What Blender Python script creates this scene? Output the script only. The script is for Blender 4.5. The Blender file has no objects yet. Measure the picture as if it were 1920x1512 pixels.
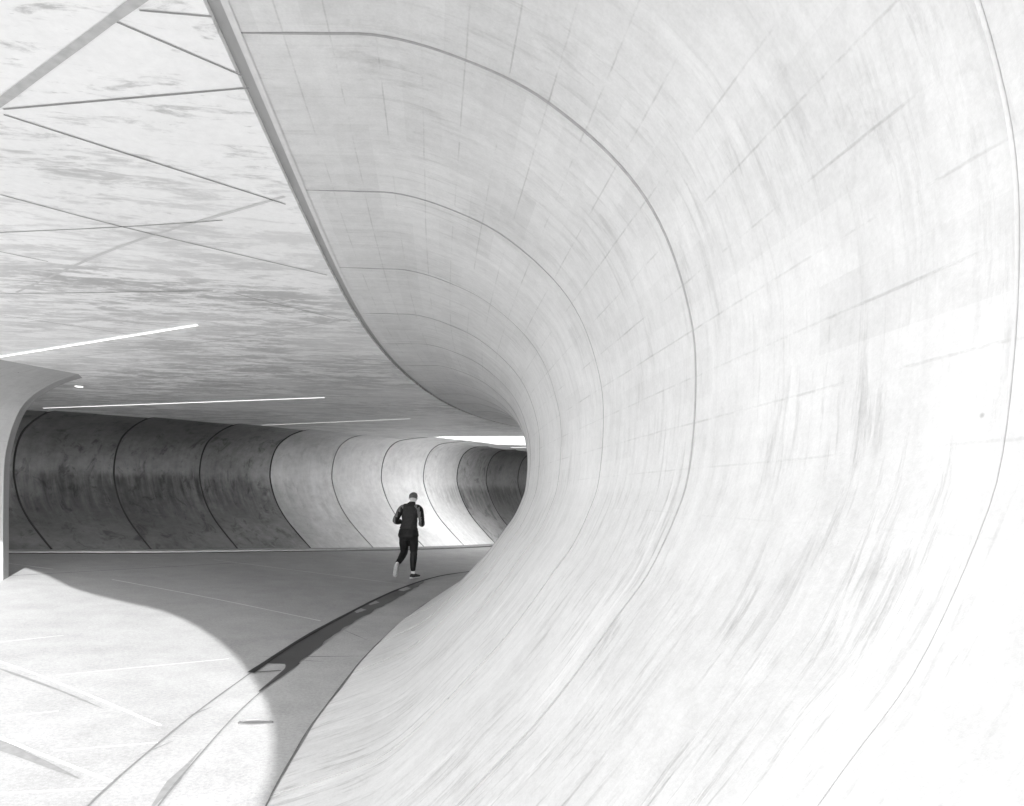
import bpy, bmesh, math, random
from mathutils import Vector, noise as mnoise
random.seed(7)
SC = bpy.context.scene
COL = SC.collection

# ------------------------------------------------------------------ camera, sky, sun, exposure
EYE = 1.70                                   # camera height, m
cd = bpy.data.cameras.new('camera')
cam = bpy.data.objects.new('camera', cd); COL.objects.link(cam)
cam.location = (0, 0, EYE)
cam.rotation_euler = (math.radians(90), 0, 0)          # level, looking along +Y
cd.sensor_width = 36.0
cd.lens = 22.5
cd.shift_y = 169 / 1920                                # rising front of a view camera
cd.clip_start = 0.02
cd.clip_end = 3000
SC.camera = cam

SUN_ELEV = 20.0
SUN_DIR = Vector((-0.45, 0.89, 0)).normalized()        # the way the light travels over the ground
world = bpy.data.worlds.new('World'); SC.world = world; world.use_nodes = True
wn = world.node_tree.nodes; wl = world.node_tree.links
bg = wn['Background']
sky = wn.new('ShaderNodeTexSky'); sky.sky_type = 'NISHITA'; sky.sun_disc = False
sky.sun_elevation = math.radians(SUN_ELEV)
sky.sun_rotation = math.atan2(-SUN_DIR.x, -SUN_DIR.y)
bw = wn.new('ShaderNodeRGBToBW')                       # a black and white photograph: neutral light
wl.new(sky.outputs['Color'], bw.inputs['Color']); wl.new(bw.outputs['Val'], bg.inputs['Color'])
bg.inputs['Strength'].default_value = 0.15
ld = bpy.data.lights.new('sun', 'SUN'); ld.energy = 2.0; ld.angle = math.radians(0.53); ld.color = (1, 1, 1)
sun = bpy.data.objects.new('sun', ld); COL.objects.link(sun)
e = math.radians(SUN_ELEV)
ldir = Vector((SUN_DIR.x * math.cos(e), SUN_DIR.y * math.cos(e), -math.sin(e)))
sun.rotation_euler = ldir.to_track_quat('-Z', 'Y').to_euler()
sun.location = (6, -12, 12)
vs = SC.view_settings
vs.view_transform = 'Standard'; vs.look = 'None'; vs.gamma = 1.0; vs.use_curve_mapping = False
vs.exposure = 2.79
SC.cycles.max_bounces = 16; SC.cycles.diffuse_bounces = 10; SC.cycles.glossy_bounces = 4
SC.cycles.use_denoising = True

CEIL = 3.40
def floor_z(x, y):
    """the paving falls gently from the far wall towards the gutter"""
    x = max(-16.0, min(14.0, x)); y = max(-20.0, min(45.0, y))
    return -0.06 - 0.0664 * x - 0.0057 * y

# ------------------------------------------------------------------ helpers
def tag(o, label=None, cat=None, group=None, kind=None):
    if label: o['label'] = label
    if cat: o['category'] = cat
    if group: o['group'] = group
    if kind: o['kind'] = kind
    return o
def empty(name, loc, label, cat, group=None):
    o = bpy.data.objects.new(name, None); COL.objects.link(o); o.location = loc
    o.empty_display_size = 0.2
    bpy.context.view_layer.update()
    return tag(o, label, cat, group)
def mesh_obj(name, verts, faces, mats, parent=None, smooth=False, uvs=None, midx=None):
    me = bpy.data.meshes.new(name); me.from_pydata([tuple(v) for v in verts], [], faces)
    for m in (mats if isinstance(mats, (list, tuple)) else [mats]): me.materials.append(m)
    if midx:
        for p, k in zip(me.polygons, midx): p.material_index = k
    if smooth:
        for p in me.polygons: p.use_smooth = True
    if uvs:
        ul = me.uv_layers.new(name='UVMap')
        for l in me.loops: ul.data[l.index].uv = uvs[l.vertex_index]
    o = bpy.data.objects.new(name, me); COL.objects.link(o)
    if parent is not None:
        o.parent = parent
        o.matrix_parent_inverse = parent.matrix_world.inverted()
    return o
def catmull(pts, n=8):
    P = [Vector(p) for p in pts]; out = []
    P = [2 * P[0] - P[1]] + P + [2 * P[-1] - P[-2]]
    for i in range(1, len(P) - 2):
        a, b, c, d = P[i - 1], P[i], P[i + 1], P[i + 2]
        for k in range(n):
            t = k / n
            out.append(0.5 * ((2 * b) + (c - a) * t + (2 * a - 5 * b + 4 * c - d) * t * t + (3 * b - a - 3 * c + d) * t ** 3))
    out.append(P[-2].copy())
    return out
def resample(pts, step=None, n=None):
    L = [0.0]
    for a, b in zip(pts, pts[1:]): L.append(L[-1] + (b - a).length)
    if n is None: n = max(2, int(round(L[-1] / step)) + 1)
    out = []; j = 0
    for k in range(n):
        s = L[-1] * k / (n - 1)
        while j < len(L) - 2 and L[j + 1] < s: j += 1
        t = (s - L[j]) / max(1e-9, L[j + 1] - L[j])
        out.append(pts[j].lerp(pts[j + 1], t))
    return out
def smooth_line(pts, it):
    for _ in range(it):
        pts = [pts[0]] + [(a + 2 * b + c) / 4 for a, b, c in zip(pts, pts[1:], pts[2:])] + [pts[-1]]
    return pts
class Path:
    """arc-length parametrised plan curve"""
    def __init__(self, pts):
        self.p = pts; self.L = [0.0]
        for a, b in zip(pts, pts[1:]): self.L.append(self.L[-1] + (b - a).length)
    def at(self, s):
        s = max(0.0, min(self.L[-1], s)); lo, hi = 0, len(self.L) - 1
        while hi - lo > 1:
            m = (lo + hi) // 2
            if self.L[m] <= s: lo = m
            else: hi = m
        t = (s - self.L[lo]) / max(1e-9, self.L[hi] - self.L[lo])
        return self.p[lo].lerp(self.p[hi], t)
    def tan(self, s, h=0.3):
        return (self.at(s + h) - self.at(s - h)).normalized()
    def nearest(self, q):
        k = min(range(len(self.p)), key=lambda i: (self.p[i] - q).length_squared)
        return self.L[k]
def interp(tab, x):
    if x <= tab[0][0]: return tab[0][1]
    for (a, u), (b, v) in zip(tab, tab[1:]):
        if x <= b:
            t = (x - a) / (b - a); t = t * t * (3 - 2 * t)
            return u + (v - u) * t
    return tab[-1][1]

# ------------------------------------------------------------------ materials
class NT:
    def __init__(self, name):
        self.m = bpy.data.materials.new(name); self.m.use_nodes = True
        self.t = self.m.node_tree; self.n = self.t.nodes; self.b = self.n['Principled BSDF']
    def node(self, typ, **kw):
        x = self.n.new(typ)
        for k, v in kw.items(): setattr(x, k, v)
        return x
    def put(self, sock, v):
        if hasattr(v, 'is_output') or hasattr(v, 'links'): self.t.links.new(v, sock)
        else: sock.default_value = v
    def math(self, op, a, b=0.0, c=0.0, clamp=False):
        x = self.node('ShaderNodeMath', operation=op, use_clamp=clamp)
        self.put(x.inputs[0], a); self.put(x.inputs[1], b); self.put(x.inputs[2], c)
        return x.outputs[0]
    def coords(self, kind='Object'):
        return self.node('ShaderNodeTexCoord').outputs[kind]
    def mapping(self, v, scale=(1, 1, 1), rot=(0, 0, 0), loc=(0, 0, 0)):
        x = self.node('ShaderNodeMapping'); self.put(x.inputs['Vector'], v)
        x.inputs['Scale'].default_value = scale; x.inputs['Rotation'].default_value = rot; x.inputs['Location'].default_value = loc
        return x.outputs[0]
    def noise(self, v, scale, detail=4, rough=0.55, dist=0.0):
        x = self.node('ShaderNodeTexNoise'); self.put(x.inputs['Vector'], v)
        x.inputs['Scale'].default_value = scale; x.inputs['Detail'].default_value = detail
        x.inputs['Roughness'].default_value = rough; x.inputs['Distortion'].default_value = dist
        return x.outputs[0]
    def ramp(self, v, lo, hi, a=0.0, b=1.0):
        x = self.node('ShaderNodeMapRange', clamp=True, interpolation_type='SMOOTHSTEP'); self.put(x.inputs[0], v)
        x.inputs[1].default_value = lo; x.inputs[2].default_value = hi; x.inputs[3].default_value = a; x.inputs[4].default_value = b
        return x.outputs[0]
    def sep(self, v):
        x = self.node('ShaderNodeSeparateXYZ'); self.put(x.inputs[0], v); return x.outputs
    def comb(self, a, b, c=0.0):
        x = self.node('ShaderNodeCombineXYZ')
        self.put(x.inputs[0], a); self.put(x.inputs[1], b); self.put(x.inputs[2], c); return x.outputs[0]
    def grey(self, v):
        """a scalar as a neutral base colour"""
        x = self.node('ShaderNodeCombineColor')
        for k in range(3): self.put(x.inputs[k], v)
        self.put(self.b.inputs['Base Color'], x.outputs[0])
    def bump(self, v, strength=0.2, dist=0.01):
        x = self.node('ShaderNodeBump'); x.inputs['Strength'].default_value = strength; x.inputs['Distance'].default_value = dist
        self.put(x.inputs['Height'], v); self.put(self.b.inputs['Normal'], x.outputs[0])
    def rough(self, v, spec=0.35):
        self.put(self.b.inputs['Roughness'], v); self.b.inputs['Specular IOR Level'].default_value = spec

def plain(name, g, rough=0.6, spec=0.3, nscale=30.0, var=0.12):
    t = NT(name); c = t.coords()
    n = t.noise(c, nscale, 4)
    t.grey(t.math('MULTIPLY_ADD', n, g * var * 2, g * (1 - var))); t.rough(rough, spec)
    t.bump(n, 0.15, 0.004)
    return t.m

def board_concrete(name, base, streak_amt=0.16, board_amt=0.05, low_dark=0.0, blotch=0.12, seam_z=1.72):
    """shuttered concrete on a lofted wall; UV = metres along the wall, metres round the profile"""
    t = NT(name); uv = t.coords('UV'); ob = t.coords('Object'); s = t.sep(uv); z = t.sep(ob)[2]
    wob = t.noise(uv, 1.3, 3); uv_u = s[0]
    uvw = t.comb(t.math('ADD', s[0], t.math('MULTIPLY', wob, 0.05)), t.math('ADD', s[1], t.math('MULTIPLY', wob, 0.3)))
    cl = t.noise(ob, 1.1, 6, 0.65)
    fine = t.noise(ob, 14.0, 7, 0.75)
    pore = t.noise(ob, 90.0, 3, 0.7)
    st1 = t.noise(t.mapping(uvw, (7.0, 0.9, 1)), 1.0, 6, 0.68, 0.5)
    st2 = t.noise(t.mapping(uvw, (17.0, 1.7, 1)), 1.0, 6, 0.7, 0.4)
    st3 = t.noise(t.mapping(uvw, (26.0, 2.6, 1)), 1.0, 3, 0.6, 0.2)
    low = t.ramp(z, seam_z - 0.9, seam_z + 0.7, 1.0, 0.5)           # grainy runs, strongest on the lower half
    patchy = t.ramp(t.noise(ob, 1.7, 4), 0.36, 0.62, 0.35, 1.0)
    dash = t.math('ADD', t.ramp(st2, 0.53, 0.66), t.math('MULTIPLY', t.ramp(st3, 0.55, 0.68), 0.7))
    lite = t.ramp(st1, 0.56, 0.70)
    st = t.math('SUBTRACT', t.math('MULTIPLY', lite, 0.55), t.math('MULTIPLY', dash, 0.8))
    st = t.math('MULTIPLY', t.math('MULTIPLY', st, low), patchy)
    # board marks: thin lines at constant height round the profile, broken up by noise, on the upper half
    W = 0.172
    f = t.math('FRACT', t.math('ADD', t.math('DIVIDE', s[1], W), t.math('MULTIPLY', t.math('SUBTRACT', wob, 0.5), 0.05)))
    d = t.math('ABSOLUTE', t.math('SUBTRACT', f, 0.5))
    ln = t.ramp(d, 0.470, 0.496)
    br = t.ramp(t.noise(t.mapping(uv, (2.4, 5.4, 1)), 1.0, 8, 0.75), 0.43, 0.60)
    up = t.ramp(z, 1.45, 2.1)
    ln = t.math('MULTIPLY', t.math('MULTIPLY', ln, br), up)
    row = t.math('FLOOR', t.math('ADD', t.math('DIVIDE', s[1], W), 0.5))
    wr = t.node('ShaderNodeTexWhiteNoise', noise_dimensions='1D'); t.put(wr.inputs['W'], row)
    cell = t.comb(t.math('FLOOR', t.math('ADD', t.math('DIVIDE', s[0], 0.62), t.math('MULTIPLY', wr.outputs[0], 7.0))), row)
    wnz = t.node('ShaderNodeTexWhiteNoise', noise_dimensions='2D'); t.put(wnz.inputs['Vector'], cell)
    brd = t.math('SUBTRACT', wnz.outputs[0], 0.5)
    # smudges, tie holes and bug holes
    smu = t.ramp(t.noise(t.mapping(uv, (5.0, 3.2, 1)), 1.0, 7, 0.72, 0.6), 0.56, 0.74)
    vo = t.node('ShaderNodeTexVoronoi'); t.put(vo.inputs['Vector'], uv); vo.inputs['Scale'].default_value = 2.3
    hole = t.ramp(vo.outputs['Distance'], 0.012, 0.024, 1.0, 0.0)
    hole = t.math('MULTIPLY', hole, t.ramp(t.noise(uv, 1.3, 1), 0.44, 0.54))
    below = t.ramp(t.math('ADD', z, t.math('MULTIPLY', st2, 0.06)), seam_z, seam_z + 0.05, 1.0, 0.0)
    v = t.math('ADD', 1.0, t.math('MULTIPLY', t.math('SUBTRACT', cl, 0.5), blotch * 2.2))
    v = t.math('ADD', v, t.math('MULTIPLY', t.math('SUBTRACT', fine, 0.5), blotch * 1.9))
    v = t.math('ADD', v, t.math('MULTIPLY', t.math('SUBTRACT', pore, 0.5), blotch * 1.2))
    v = t.math('ADD', v, t.math('MULTIPLY', st, streak_amt))
    v = t.math('ADD', v, t.math('MULTIPLY', brd, t.math('MULTIPLY', up, board_amt)))
    rib = t.noise(t.comb(t.math('MULTIPLY', uv_u, 7.0), t.math('MULTIPLY', s[1], 0.10)), 1.0, 5, 0.75)     # faint ribs from the form sheets
    v = t.math('ADD', v, t.math('MULTIPLY', t.math('SUBTRACT', rib, 0.5), 0.30))
    v = t.math('SUBTRACT', v, t.math('MULTIPLY', smu, 0.11))
    v = t.math('SUBTRACT', v, t.math('MULTIPLY', ln, 0.20))
    v = t.math('SUBTRACT', v, t.math('MULTIPLY', below, low_dark))
    v = t.math('MULTIPLY', v, t.math('SUBTRACT', 1.0, t.math('MULTIPLY', hole, 0.75)))
    t.grey(t.math('MINIMUM', t.math('MAXIMUM', t.math('MULTIPLY', v, base), 0.01), 0.9)); t.rough(0.6, 0.3)
    t.bump(t.math('ADD', t.math('MULTIPLY', st, 0.7), t.math('ADD', t.math('ADD', fine, t.math('MULTIPLY', cl, 2.0)), t.math('MULTIPLY', ln, -0.7))), 0.3, 0.006)
    return t.m

def stained_lit_concrete(name, ups, lows, seam_z, s0, s1, var=1.0):
    """far wall: grey above the pour seam, dark ragged water staining below it, paler near the foot; glow and shade painted into ups and lows"""
    t = NT(name); uv = t.coords('UV'); ob = t.coords('Object'); s = t.sep(uv); z = t.sep(ob)[2]
    st = t.noise(t.mapping(uv, (7.0, 0.7, 1)), 1.0, 6, 0.65, 0.4)
    st2 = t.noise(t.mapping(uv, (22.0, 1.3, 1)), 1.0, 4, 0.6, 0.2)
    cl = t.noise(ob, 0.8, 6, 0.62)
    fine = t.noise(ob, 6.0, 6, 0.7)
    band = t.ramp(t.math('ADD', z, t.math('ADD', t.math('MULTIPLY', st2, 0.16), t.math('MULTIPLY', t.math('SUBTRACT', cl, 0.5), 0.5))), seam_z - 0.12, seam_z + 0.22, 1.0, 0.0)
    fade = t.ramp(t.math('ADD', z, t.math('MULTIPLY', t.math('SUBTRACT', st, 0.5), 1.6)), 0.5, 1.5)
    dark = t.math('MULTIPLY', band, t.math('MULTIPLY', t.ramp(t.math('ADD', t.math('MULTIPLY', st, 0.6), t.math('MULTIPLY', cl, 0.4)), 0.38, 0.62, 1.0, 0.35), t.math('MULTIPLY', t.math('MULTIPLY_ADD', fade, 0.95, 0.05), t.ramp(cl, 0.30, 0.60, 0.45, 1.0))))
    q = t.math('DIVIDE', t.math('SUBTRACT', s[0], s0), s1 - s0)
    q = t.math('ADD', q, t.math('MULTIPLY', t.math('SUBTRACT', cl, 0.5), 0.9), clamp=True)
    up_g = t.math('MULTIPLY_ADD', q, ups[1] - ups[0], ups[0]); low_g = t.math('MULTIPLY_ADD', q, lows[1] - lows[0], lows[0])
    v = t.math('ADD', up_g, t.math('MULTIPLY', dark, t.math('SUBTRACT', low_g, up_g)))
    blot = t.ramp(t.noise(t.mapping(uv, (3.2, 1.6, 1)), 1.0, 8, 0.7, 0.8), 0.52, 0.66)
    v = t.math('MULTIPLY', v, t.math('SUBTRACT', 1.0, t.math('MULTIPLY', blot, 0.38 * var * var)))
    k = t.math('ADD', t.math('MULTIPLY', t.math('SUBTRACT', cl, 0.5), 1.0), t.math('MULTIPLY', t.math('SUBTRACT', fine, 0.5), 0.8))
    k = t.math('ADD', k, t.math('MULTIPLY', t.math('SUBTRACT', st, 0.5), 0.6))
    v = t.math('MULTIPLY', v, t.math('MULTIPLY_ADD', k, var, 1.0))
    t.grey(t.math('MAXIMUM', v, 0.008)); t.rough(0.5, 0.35)
    t.bump(t.math('ADD', st, fine), 0.2, 0.006)
    return t.m

def ceiling_concrete(name, lo, hi):
    """smooth soffit with pale patches of laitance, longer across than along"""
    t = NT(name); ob = t.coords('Object')
    rot = t.mapping(ob, (1, 1, 1), (0, 0, math.radians(-9)))
    big = t.noise(t.mapping(rot, (0.35, 0.5, 1)), 1.0, 3)
    n1 = t.noise(t.mapping(rot, (2.6, 9.5, 1)), 1.0, 11, 0.70, 0.7)
    n2 = t.noise(t.mapping(rot, (1.0, 3.4, 1)), 1.0, 8, 0.64, 0.3)
    n3 = t.noise(t.mapping(rot, (9.0, 26.0, 1)), 1.0, 6, 0.7, 0.3)
    mix = t.math('ADD', t.math('MULTIPLY', n1, 0.55), t.math('ADD', t.math('MULTIPLY', n2, 0.27), t.math('MULTIPLY', n3, 0.18)))
    y = t.sep(ob)[1]
    near = t.ramp(y, 2.4, 5.0, 0.075, 0.0)                     # fewer grey patches towards the open edge
    mask = t.ramp(t.math('ADD', mix, near), 0.455, 0.555)
    amt = t.ramp(big, 0.3, 0.62, 0.35, 1.0)
    soft = t.noise(rot, 0.8, 4)
    fine = t.noise(ob, 22.0, 6, 0.7)
    v = t.math('SUBTRACT', hi, t.math('MULTIPLY', t.math('MULTIPLY', t.math('SUBTRACT', 1.0, mask), amt), hi - lo))
    v = t.math('MULTIPLY', v, t.math('ADD', t.math('MULTIPLY_ADD', t.math('SUBTRACT', soft, 0.5), 0.25, 1.0), t.math('MULTIPLY', t.math('SUBTRACT', fine, 0.5), 0.22)))
    spk = t.ramp(t.noise(t.mapping(rot, (6.0, 19.0, 1)), 1.3, 6, 0.65), 0.66, 0.71)
    v = t.math('MULTIPLY', v, t.math('SUBTRACT', 1.0, t.math('MULTIPLY', spk, 0.25)))
    t.grey(v); t.put(t.b.inputs['Roughness'], t.math('MULTIPLY_ADD', mask, 0.2, 0.42)); t.b.inputs['Specular IOR Level'].default_value = 0.4
    t.bump(t.math('ADD', n1, t.math('MULTIPLY', soft, 2.0)), 0.12, 0.006)
    return t.m

def paving_concrete(name, g):
    t = NT(name); ob = t.coords('Object')
    big = t.noise(ob, 0.45, 5, 0.6, 0.4)
    mid = t.noise(ob, 2.6, 6, 0.65)
    grit = t.noise(ob, 42.0, 4, 0.8)
    grit2 = t.noise(ob, 220.0, 2, 0.7)
    v = t.math('ADD', 1.0, t.math('MULTIPLY', t.math('SUBTRACT', big, 0.5), 0.45))
    v = t.math('ADD', v, t.math('MULTIPLY', t.math('SUBTRACT', mid, 0.5), 0.45))
    v = t.math('ADD', v, t.math('MULTIPLY', t.math('SUBTRACT', grit, 0.5), 0.85))
    v = t.math('ADD', v, t.math('MULTIPLY', t.math('SUBTRACT', grit2, 0.5), 0.5))
    t.grey(t.math('MULTIPLY', v, g)); t.rough(0.65, 0.3)
    t.bump(t.math('ADD', grit, t.math('MULTIPLY', mid, 0.6)), 0.25, 0.004)
    return t.m

def emit(name, strength):
    t = NT(name); t.b.inputs['Base Color'].default_value = (.9, .9, .9, 1)
    t.b.inputs['Emission Color'].default_value = (1, 1, 1, 1); t.b.inputs['Emission Strength'].default_value = strength
    return t.m

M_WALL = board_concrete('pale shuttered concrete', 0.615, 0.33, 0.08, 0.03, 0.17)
M_RECESS = plain('joint channel render', 0.12, 0.7, 0.2, 14, 0.25)
M_RJ = plain('wall joint', 0.32, 0.7, 0.2, 30, 0.2)
M_RJ0 = plain('pale wall joint', 0.50, 0.7, 0.2, 30, 0.2)
M_EDGE = plain('pale joint nosing', 0.60, 0.6, 0.25, 20, 0.12)
M_CEIL = ceiling_concrete('patchy soffit concrete', 0.47, 0.82)
M_ROOF = plain('roof slab concrete', 0.40, 0.7, 0.2, 3, 0.15)
M_SEAL = plain('grey joint sealant', 0.15, 0.7, 0.2, 30, 0.3)
M_DSEAL = plain('black joint sealant', 0.04, 0.7, 0.2, 30, 0.3)
M_SEAL_LIT = plain('lit-tone joint sealant', 0.30, 0.7, 0.2, 30, 0.2)  # paler copy for joints inside the painted skylight glow
M_SEALP = plain('pale joint sealant', 0.62, 0.7, 0.2, 30, 0.1)
M_FLOOR = paving_concrete('paving concrete', 0.32)
M_GUT = paving_concrete('gutter concrete', 0.33)
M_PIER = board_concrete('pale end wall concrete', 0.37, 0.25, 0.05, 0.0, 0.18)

# ------------------------------------------------------------------ plan curves (metres; camera stands at 0, 0)
RW = [(-0.62, 0.0), (-0.86, 1.15), (-1.01, 2.3), (-1.17, 3.55),
      (-1.31, 4.75), (-1.43, 6.05), (-1.495, 7.4), (-1.49, 8.75), (-1.42, 10.15), (-1.26, 11.7), (-0.99, 13.2), (-0.52, 14.85),
      (0.0, 16.05), (0.60, 17.0), (1.6, 17.7), (3.2, 18.2), (5.5, 18.5), (9, 18.7), (16, 18.9)]
rw = Path(smooth_line(resample(catmull([(a, b, 0) for a, b in RW], 10), 0.1), 20))
# foot of the wall relative to the line of the ceiling groove (measured along the wall's normal), by plan Y
RB = [(2.0, -0.20), (3.6, -0.18), (4.6, -0.155), (6.0, -0.08), (8.0, 0.0), (10.0, 0.09), (12.0, 0.15), (13.0, 0.13), (15.0, 0.0), (18.0, 0.0)]
PROF = [(0.0, 1.70), (0.30, 1.699), (0.54, 1.690), (0.81, 1.615), (1.11, 1.475), (1.40, 1.235), (1.575, 0.985), (1.68, 0.66), (1.70, 0.385), (1.675, 0.08),
        (1.625, -0.087), (1.525, -0.30), (1.41, -0.46), (1.255, -0.675), (1.12, -0.845), (0.995, -0.98), (0.62, -1.36), (0.34, -1.545)]

def right_profile(s, n=110):
    g = rw.at(s); tn = rw.tan(s); nr = Vector((tn.y, -tn.x * max(0.0, min(1.0, (g.y - 2.2) / 3.5)), 0)).normalized()
    rb = interp(RB, g.y)
    fx = g + nr * rb
    zf = floor_z(fx.x, fx.y) - EYE - 0.012
    pts = [(r, z) for r, z in PROF]
    k = zf / -1.72                                   # fit the lower half to the paving
    pts = [(r, z if z > 0 else z * k) for r, z in pts] + [(rb - 0.03, zf)]
    c = catmull([(r, z, 0) for r, z in pts], 6)
    c = resample(c, n=n)
    return g, nr, c

def loft_panel(name, prof, s0, s1, mat, parent, sgn, seed, vgap=(0.0045, 0.010), ns=8, off=0.0, mat_joint=None, proud=0.0025, gaps=None):
    """one cast panel: a smooth grid with a small V joint at both ends"""
    g0, g1 = gaps or (vgap[0], vgap[0])
    S = [s0 + g0] + [s0 + (s1 - s0) * k / ns for k in range(1, ns)] + [s1 - g1]
    verts = []; uvs = []; faces = []; mi = []
    rows = []
    for s in S:
        g, nr, c = prof(s); row = []; v = 0.0
        for i, p in enumerate(c):
            if i: v += (p - c[i - 1]).length
            a = c[max(0, i - 1)]; b = c[min(len(c) - 1, i + 1)]
            t2 = (b - a).normalized(); nn = Vector((-t2.y, t2.x)) * sgn          # into the concrete
            w = 0.004 * mnoise.noise(Vector((s * 0.9, v * 1.1, seed))) + off + proud * (2 * (s - s0) / (s1 - s0) - 1)
            ed = min(1.0, i / 4.0, (len(c) - 1 - i) / 4.0)
            q = Vector((p.x + nn.x * w * ed, p.y + nn.y * w * ed))
            row.append(len(verts)); verts.append(g + nr * q.x + Vector((0, 0, q.y + EYE))); uvs.append((s, v))
        rows.append(row)
    for a, b in zip(rows, rows[1:]):
        for i in range(len(a) - 1):
            faces.append((a[i], a[i + 1], b[i + 1], b[i])); mi.append(0)
    for jm, (s, row, d) in enumerate(((s0, rows[0], -1), (s1, rows[-1], 1)), 1):
        g, nr, c = prof(s); lip = []; bot = []; v = 0
        for i, p in enumerate(c):
            if i: v += (p - c[i - 1]).length
            a = c[max(0, i - 1)]; b = c[min(len(c) - 1, i + 1)]
            t2 = (b - a).normalized(); nn = Vector((-t2.y, t2.x)) * sgn
            lip.append(len(verts)); verts.append(verts[row[i]].copy()); uvs.append((s, v))
            bot.append(len(verts)); verts.append(g + nr * (p.x + nn.x * vgap[1]) + Vector((0, 0, p.y + nn.y * vgap[1] + EYE))); uvs.append((s, v))
        for i in range(len(c) - 1):
            faces.append((lip[i], lip[i + 1], bot[i + 1], bot[i])); mi.append(jm)
    return mesh_obj(name, verts, faces, [mat] + (list(mat_joint) if isinstance(mat_joint, tuple) else [mat_joint or M_SEAL] * 2), parent, True, uvs, mi)

# ------------------------------------------------------------------ paving
def sheet_grid():
    xs = [-400, -150, -60, -30] + [-16 + 0.5 * k for k in range(61)] + [30, 60, 150, 400]
    ys = [-400, -150, -60, -30] + [-20 + 0.5 * k for k in range(131)] + [80, 150, 400]
    v = [(x, y, floor_z(x, y)) for y in ys for x in xs]; n = len(xs)
    f = [(j * n + i, j * n + i + 1, (j + 1) * n + i + 1, (j + 1) * n + i) for j in range(len(ys) - 1) for i in range(n - 1)]
    return v, f
v, f = sheet_grid()
tag(mesh_obj('floor', v, f, M_FLOOR), kind='structure')

def ribbon(pts, w, dz, jitter=0.0, taper=False):
    """flat strip of width w laid on the paving along a plan line"""
    P = resample(catmull([(a, b, 0) for a, b in pts], 8), 0.12)
    vs_, fs_ = [], []
    for i, p in enumerate(P):
        t = (P[min(i + 1, len(P) - 1)] - P[max(i - 1, 0)]).normalized(); n = Vector((-t.y, t.x, 0))
        ww = w * (1 + jitter * mnoise.noise(p * 2.3))
        if taper: ww *= max(0.08, min(1.0, i / 4.0, (len(P) - 1 - i) / 4.0))
        for sg in (-0.5, 0.5):
            q = p + n * ww * sg; vs_.append((q.x, q.y, floor_z(q.x, q.y) + dz))
    for i in range(len(P) - 1): fs_.append((2 * i, 2 * i + 1, 2 * i + 3, 2 * i + 2))
    return vs_, fs_
def merge(list_):
    V, Fc = [], []
    for v_, f_ in list_:
        o = len(V); V += v_; Fc += [tuple(k + o for k in q) for q in f_]
    return V, Fc
def between(A, B, dz, n=60, wob=0.0):
    a = resample(catmull([(x, y, 0) for x, y in A], 8), n=n); b = resample(catmull([(x, y, 0) for x, y in B], 8), n=n)
    V, Fc = [], []; m = 6
    for p, q in zip(a, b):
        for k in range(m + 1):
            r = p.lerp(q, k / m)
            if wob and k == m: r = r + (q - p).normalized() * wob * mnoise.noise(r * 3.1)
            V.append((r.x, r.y, floor_z(r.x, r.y) + dz))
    for i in range(n - 1):
        for k in range(m): Fc.append((i * (m + 1) + k, i * (m + 1) + k + 1, (i + 1) * (m + 1) + k + 1, (i + 1) * (m + 1) + k))
    return V, Fc
def patch(poly, dz):
    P = resample([Vector((x, y, 0)) for x, y in poly + poly[:1]], n=8 * len(poly) + 1)[:-1]
    P = [p + Vector((mnoise.noise(p * 19), mnoise.noise(p * 17 + Vector((3, 1, 0))), 0)) * .012 for p in P]
    c = sum(P, Vector()) / len(P)
    V = [(c.x, c.y, floor_z(c.x, c.y) + dz)] + [(p.x, p.y, floor_z(p.x, p.y) + dz) for p in P]
    n = len(P)
    return V, [(0, 1 + i, 1 + (i + 1) % n) for i in range(n)]

pale = [([(-6.44, 10.30), (-4.32, 9.25), (-2.46, 8.22)], .022), ([(-6.34, 13.60), (-4.13, 12.72), (-1.97, 11.84)], .022), ([(-9.04, 11.30), (-7.83, 10.93)], .022),
        ([(-6.6, 6.65), (-4.52, 5.65), (-3.53, 5.11), (-2.45, 4.46)], .026), ([(-5.2, 5.05), (-3.27, 4.09), (-2.26, 3.61)], .026),
        ([(-3.84, 5.39), (-2.75, 6.22)], .012), ([(-2.83, 3.95), (-2.30, 4.18)], .012), ([(-3.54, 4.43), (-3.26, 4.60)], .012), ([(-3.4, 3.2), (-2.72, 3.40), (-2.25, 3.53)], .02),
        ([(-5.02, 6.27), (-4.68, 6.68)], .012)]
V, Fc = merge([ribbon(p, w, .004, .5) for p, w in pale])
tag(mesh_obj('paving_joint', V, Fc, M_SEALP), kind='structure')
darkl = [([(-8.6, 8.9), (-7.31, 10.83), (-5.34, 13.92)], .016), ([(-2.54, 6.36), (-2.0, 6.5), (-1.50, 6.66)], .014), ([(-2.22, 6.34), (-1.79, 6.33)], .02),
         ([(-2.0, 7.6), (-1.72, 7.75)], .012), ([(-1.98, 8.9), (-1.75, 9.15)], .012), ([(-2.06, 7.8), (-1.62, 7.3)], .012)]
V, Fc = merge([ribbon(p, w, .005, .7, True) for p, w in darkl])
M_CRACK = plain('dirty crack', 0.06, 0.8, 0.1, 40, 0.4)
tag(mesh_obj('paving_crack', V, Fc, M_CRACK), kind='structure')
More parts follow.
